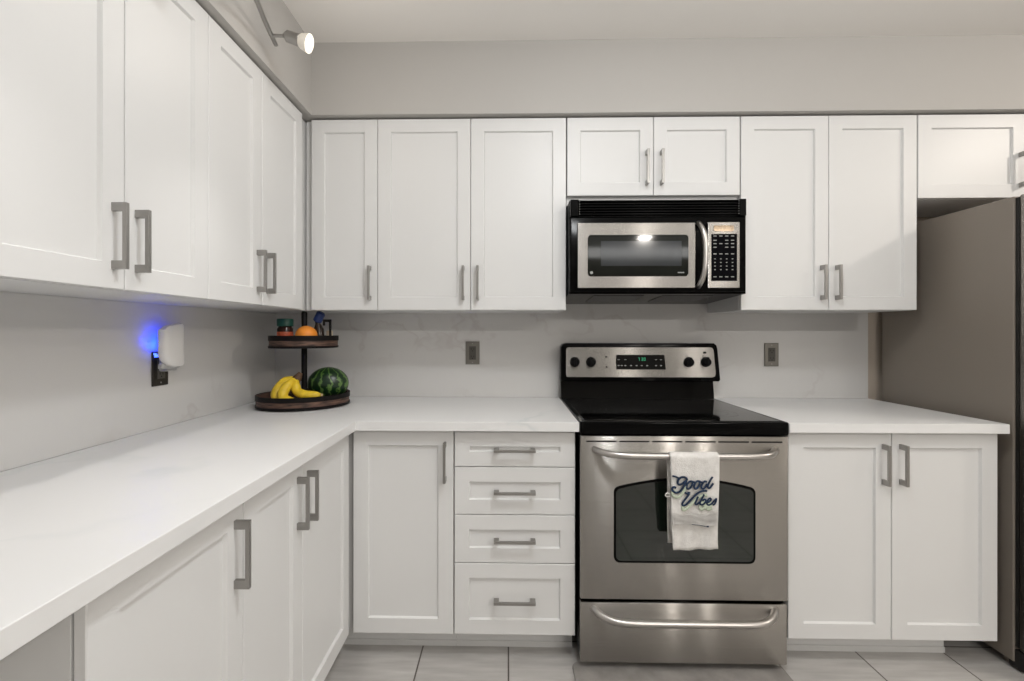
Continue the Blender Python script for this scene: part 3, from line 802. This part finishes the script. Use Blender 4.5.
# ------------------------------------------------------------------ plug-in night light (local frame: -y is out of the wall)
nl = thing('night_light', 'white plug-in night light glowing blue on the left wall outlet', 'night light', (0.0215, -0.79, 1.13))
ON = (-0.0215, 0.79, -1.13)
bm = bmesh.new()
out = [(-0.842, 1.256), (-0.82, 1.268), (-0.78, 1.276), (-0.752, 1.280), (-0.747, 1.274), (-0.744, 1.135), (-0.750, 1.128), (-0.785, 1.126), (-0.820, 1.134), (-0.832, 1.150), (-0.842, 1.166)]
cx0, cz0 = -0.803, 1.20
layers = [(0.050, 0.93), (0.054, 0.99), (0.064, 1.0), (0.072, 0.97), (0.077, 0.86), (0.0795, 0.6)]
rings = [[bm.verts.new((x, cx0 + (p[0] - cx0) * k, cz0 + (p[1] - cz0) * k)) for p in out] for x, k in layers]
for a, b in zip(rings, rings[1:]):
    for k in range(len(out)): bm.faces.new((a[k], a[(k + 1) % len(out)], b[(k + 1) % len(out)], b[k]))
bm.faces.new(rings[0]); bm.faces.new(rings[-1])
o = obj('shade', bm, 'device', nl, True); o.location = ON
bm = bmesh.new(); box(bm, 0.0215, 0.052, -0.800, -0.752, 1.112, 1.160, 0.004); box(bm, 0.047, 0.064, -0.838, -0.752, 1.122, 1.142, 0.005)
o = obj('plug_body', bm, 'device_grey', nl); o.location = ON
bm = bmesh.new(); box(bm, 0.022, 0.030, -0.824, -0.818, 1.170, 1.176, 0.001); box(bm, 0.023, 0.029, -0.821, -0.797, 1.162, 1.171)
o = obj('lamp', bm, 'blue_led', nl); o.location = ON
area('night_light_glow', (0.040, -0.810, 1.212), (0.0, -0.814, 1.236), 0.015, 0.15, (0.002, 0.035, 1.0), 0.05)

# ------------------------------------------------------------------ two-tier fruit stand
st = thing('tiered_stand', 'dark wooden two-tier fruit stand with centre post in the counter corner', 'stand', (0.296, -0.29, CT))
def ellipse_ring(bm, a, b, z0, z1, th, ang, floor=None, n=56, w0=0.0):
    c, s = math.cos(ang), math.sin(ang)
    def P(A, B, t, z): x, y = A * math.cos(t), B * math.sin(t); return bm.verts.new((x * c - y * s, x * s + y * c, z))
    R = []
    for (da, z) in ((0, z0), (w0, (z0 + z1) / 2), (0, z1), (-th, z1), (-th, z0)):
        R.append([P(a + da, b + da, 2 * PI * k / n, z) for k in range(n)])
    for i in range(5):
        A, B = R[i], R[(i + 1) % 5]
        for k in range(n): bm.faces.new((A[k], A[(k + 1) % n], B[(k + 1) % n], B[k]))
def ellipse_disc(bm, a, b, z0, z1, ang, n=56):
    c, s = math.cos(ang), math.sin(ang)
    pts = [(a * math.cos(2 * PI * k / n) * c - b * math.sin(2 * PI * k / n) * s, a * math.cos(2 * PI * k / n) * s + b * math.sin(2 * PI * k / n) * c) for k in range(n)]
    prism(bm, pts, 'z', z0, z1)
def tray(a, b, z0, h, ang, parent):
    bm = bmesh.new(); ellipse_disc(bm, a - 0.004, b - 0.004, z0, z0 + 0.012, ang)
    tr = obj('tray', bm, 'wood_dark', parent)
    bm = bmesh.new(); ellipse_ring(bm, a - 0.002, b - 0.002, z0 + 0.006, z0 + h - 0.002, 0.008, ang); obj('wooden_rim', bm, 'barn', tr, True)
    bm = bmesh.new(); ellipse_ring(bm, a + 0.001, b + 0.001, z0 + h * 0.60, z0 + h, 0.004, ang); ellipse_ring(bm, a + 0.001, b + 0.001, z0, z0 + h * 0.18, 0.004, ang); obj('iron_band', bm, 'iron', tr, True)
    return tr
ANG = math.radians(33)
tray(0.198, 0.172, 0.006, 0.052, ANG, st)
UT = 0.263
tray(0.147, 0.128, UT, 0.055, ANG, st)
bm = bmesh.new(); lathe(bm, [(0.020, 0.018), (0.020, 0.024), (0.0125, 0.03), (0.0125, 0.422), (0.009, 0.428), (0, 0.428)], None, 20); obj('post', bm, 'iron', st, True)
bm = bmesh.new()
for k in range(4):
    a = ANG + PI / 4 + k * PI / 2; x, y = 0.12 * math.cos(a), 0.10 * math.sin(a)
    bm = bmesh.new(); lathe(bm, [(0.012, 0), (0.012, 0.0065)], Matrix.Translation((x, y, 0)), 16)
    obj('foot', bm, 'iron', st)
# bracket handle on the right rim of the upper tray
bm = bmesh.new()
box(bm, 0.122, 0.131, -0.024, -0.014, UT + 0.010, UT + 0.128, 0.001); box(bm, 0.094, 0.131, -0.024, -0.014, UT + 0.116, UT + 0.128, 0.001)
box(bm, 0.094, 0.102, -0.024, -0.014, UT + 0.100, UT + 0.117, 0.001)
obj('bracket', bm, 'iron', st)['label'] = 'black bracket standing up from the upper tray'

TZ = CT + 0.018      # lower tray floor
SX, SY = 0.296, -0.29
# bananas
bn = thing('banana_bunch', 'bunch of yellow bananas lying in the lower tray', 'bananas', (SX - 0.012, SY - 0.07, TZ))
top = Vector((0.008, 0.010, 0.112))
def banana(pts, rmax):
    P_ = spline(pts, 7); n = len(P_)
    rad = []
    for i in range(n):
        s = i / (n - 1)
        r = rmax * min(1, (0.35 + 2.6 * s)) if s < 0.25 else rmax
        if s > 0.78: r = rmax * (1 - ((s - 0.78) / 0.22) ** 2 * 0.62)
        rad.append(r)
    bm = bmesh.new(); tube(bm, P_, rad, 10)
    b = obj('banana', bm, 'banana', bn, 'all')
    bm = bmesh.new(); d = (P_[-1] - P_[-2]).normalized(); tube(bm, [P_[-1] - d * 0.001, P_[-1] + d * 0.006, P_[-1] + d * 0.009], [rmax * 0.40, rmax * 0.36, rmax * 0.25], 10)
    obj('banana_tip', bm, 'tip', b, 'all')
banana([top, (-0.038, 0.004, 0.100), (-0.064, -0.010, 0.072), (-0.070, -0.026, 0.042), (-0.050, -0.040, 0.020)], 0.0205)
banana([top, (-0.012, -0.026, 0.090), (-0.026, -0.048, 0.056), (-0.018, -0.060, 0.032), (0.008, -0.068, 0.022), (0.034, -0.062, 0.021)], 0.0215)
banana([top, (0.012, -0.012, 0.086), (0.022, -0.022, 0.060), (0.052, -0.028, 0.046), (0.092, -0.026, 0.041), (0.124, -0.018, 0.041)], 0.020)
bm = bmesh.new(); tube(bm, [top + Vector((-0.004, -0.004, -0.014)), top, top + Vector((0.006, 0.004, 0.012)), top + Vector((0.012, 0.006, 0.024))], [0.018, 0.020, 0.014, 0.009], 10)
obj('stem', bm, 'stem', bn, 'all')
# watermelon
wm = bmesh.new(); bmesh.ops.create_icosphere(wm, subdivisions=5, radius=1, matrix=Matrix.Diagonal((0.092, 0.075, 0.076, 1)))
o = obj('watermelon', wm, 'melon', None, 'all', loc=(SX + 0.086, SY + 0.060, TZ + 0.0765), rot=(0, 0, math.radians(8)))
tag(o, 'small dark green striped watermelon in the lower tray', 'watermelon')
# upper tray contents
UZ = CT + UT + 0.0125
bm = bmesh.new(); bmesh.ops.create_icosphere(bm, subdivisions=4, radius=1, matrix=Matrix.Diagonal((0.0465, 0.0465, 0.043, 1)))
orr = thing('orange_fruit', 'bright orange citrus fruit in the upper tray', 'orange', (SX + 0.036, SY - 0.060, UZ))
obj('peel', bm, 'orange', orr, 'all', loc=(0, 0, 0.043))
bm = bmesh.new(); lathe(bm, [(0.003, 0), (0.004, 0.002), (0, 0.003)], None, 10); obj('stem_button', bm, 'stem', orr, loc=(0, 0, 0.0855))
jr = thing('spice_jar', 'small jar with green lid and orange-red label in the upper tray', 'jar', (SX - 0.078, SY - 0.020, UZ)); jr.scale = (1.08, 1.08, 1.17)
bm = bmesh.new(); lathe(bm, [(0.028, 0), (0.031, 0.003), (0.031, 0.062), (0.026, 0.070), (0.026, 0.078), (0, 0.078)], None, 28); obj('glass', bm, 'jar_glass', jr, True)
bm = bmesh.new(); lathe(bm, [(0.0315, 0.012), (0.0318, 0.013), (0.0318, 0.050), (0.0315, 0.051)], None, 28); obj('label_band', bm, 'red_label', jr, True)
bm = bmesh.new(); lathe(bm, [(0.030, 0.072), (0.032, 0.074), (0.032, 0.098), (0.030, 0.101), (0, 0.101)], None, 28); obj('lid', bm, 'green_lid', jr, True)
sb = thing('sauce_bottle', 'dark leaning bottle with navy blue cap in the upper tray', 'bottle', (SX + 0.064, SY + 0.020, UZ + 0.002)); sb.scale = (1.2, 1.2, 1.26)
R_ = Euler((math.radians(8), math.radians(18), 0))
sb.rotation_euler = (math.radians(4), math.radians(-4), 0)
bm = bmesh.new(); lathe(bm, [(0.016, 0.0), (0.019, 0.003), (0.019, 0.055), (0.010, 0.074), (0.010, 0.090), (0, 0.090)], None, 24); obj('glass', bm, 'sauce', sb, True)
bm = bmesh.new()
lathe(bm, [(0.012, 0.0), (0.0165, 0.004), (0.0165, 0.036), (0.012, 0.040), (0, 0.040)], Matrix.Translation((-0.004, 0, 0.082)) @ Matrix.Rotation(math.radians(33), 4, 'Y'), 24)
obj('cap', bm, 'blue_cap', sb, True)
bm = bmesh.new(); box(bm, -0.013, 0.013, -0.006, 0.006, 0, 0.065, 0.001)
tag(obj('tea_packet', bm, 'cream', None, loc=(SX + 0.105, SY + 0.028, UZ)), 'small cream packet standing beside the blue-capped bottle', 'packet')

# ------------------------------------------------------------------ floor mat
bm = bmesh.new(); prism(bm, rrect(1.462, 2.236, -1.25, -0.622, 0.03), 'z', 0.0, 0.011, bev=0.004)
tag(obj('kitchen_mat', bm, 'mat', None, True), 'grey anti-fatigue kitchen mat on the floor in front of the stove', 'mat')

# ------------------------------------------------------------------ track light
tl = thing('spot_track_light', 'brushed steel curved rail light with lit frosted spot in the top left corner', 'ceiling light', (0.50, -1.40, RZ))
OTL = (-0.50, 1.40, -RZ)
ZR = 2.262
def tp(name, bm, mat, parent=None, smooth=True):
    o = obj(name, bm, mat, parent or tl, smooth)
    if parent is None: o.location = OTL
    return o
rail = spline([(0.402, -0.75, ZR), (0.425, -0.86, ZR + .002), (0.462, -1.0, ZR), (0.50, -1.14, ZR - .02), (0.54, -1.30, ZR - .05), (0.56, -1.50, ZR - .05), (0.53, -1.75, ZR), (0.46, -1.95, ZR + .03)], 8)
bm = bmesh.new(); tube(bm, rail, 0.0075, 12, flat=(1, 1, 1.0)); tp('rail', bm, 'nickel')
bm = bmesh.new(); tube(bm, [(0.557, -1.42, ZR - 0.055), (0.557, -1.42, RZ - 0.02)], 0.008, 12); tp('stem', bm, 'nickel')
bm = bmesh.new(); lathe(bm, [(0.06, RZ - 0.022), (0.062, RZ - 0.02), (0.062, RZ)], Matrix.Translation((0.557, -1.42, 0)), 32); tp('canopy', bm, 'nickel')
def head(base, armv, dirv):
    b = Vector(base); a = b + Vector(armv); d = Vector(dirv).normalized()
    bm = bmesh.new(); tube(bm, [b, a], 0.0055, 10)
    T = Matrix.Translation(a) @ d.to_track_quat('Z', 'Y').to_matrix().to_4x4()
    lathe(bm, [(0.010, -0.010), (0.019, 0.0), (0.021, 0.044), (0.019, 0.046), (0, 0.046)], T, 28)
    h = tp('spot_head', bm, 'nickel')
    bm = bmesh.new(); lathe(bm, [(0.021, 0.046), (0.025, 0.052), (0.031, 0.078), (0.0285, 0.0785), (0.022, 0.053), (0.0, 0.050)], T, 32)
    tp('glass_shade', bm, 'frost', h)
    bm = bmesh.new(); lathe(bm, [(0.012, 0.0505), (0.017, 0.056), (0.0215, 0.068), (0.0215, 0.074), (0.014, 0.077), (0, 0.0775)], T, 24)
    tp('bulb', bm, 'bulb', h)
head((0.416, -0.80, ZR), (0.052, 0.0, -0.003), (0.94, 0.04, -0.32))
head((0.535, -1.34, ZR - 0.05), (-0.02, 0.02, -0.045), (0.05, 0.6, 0.06))
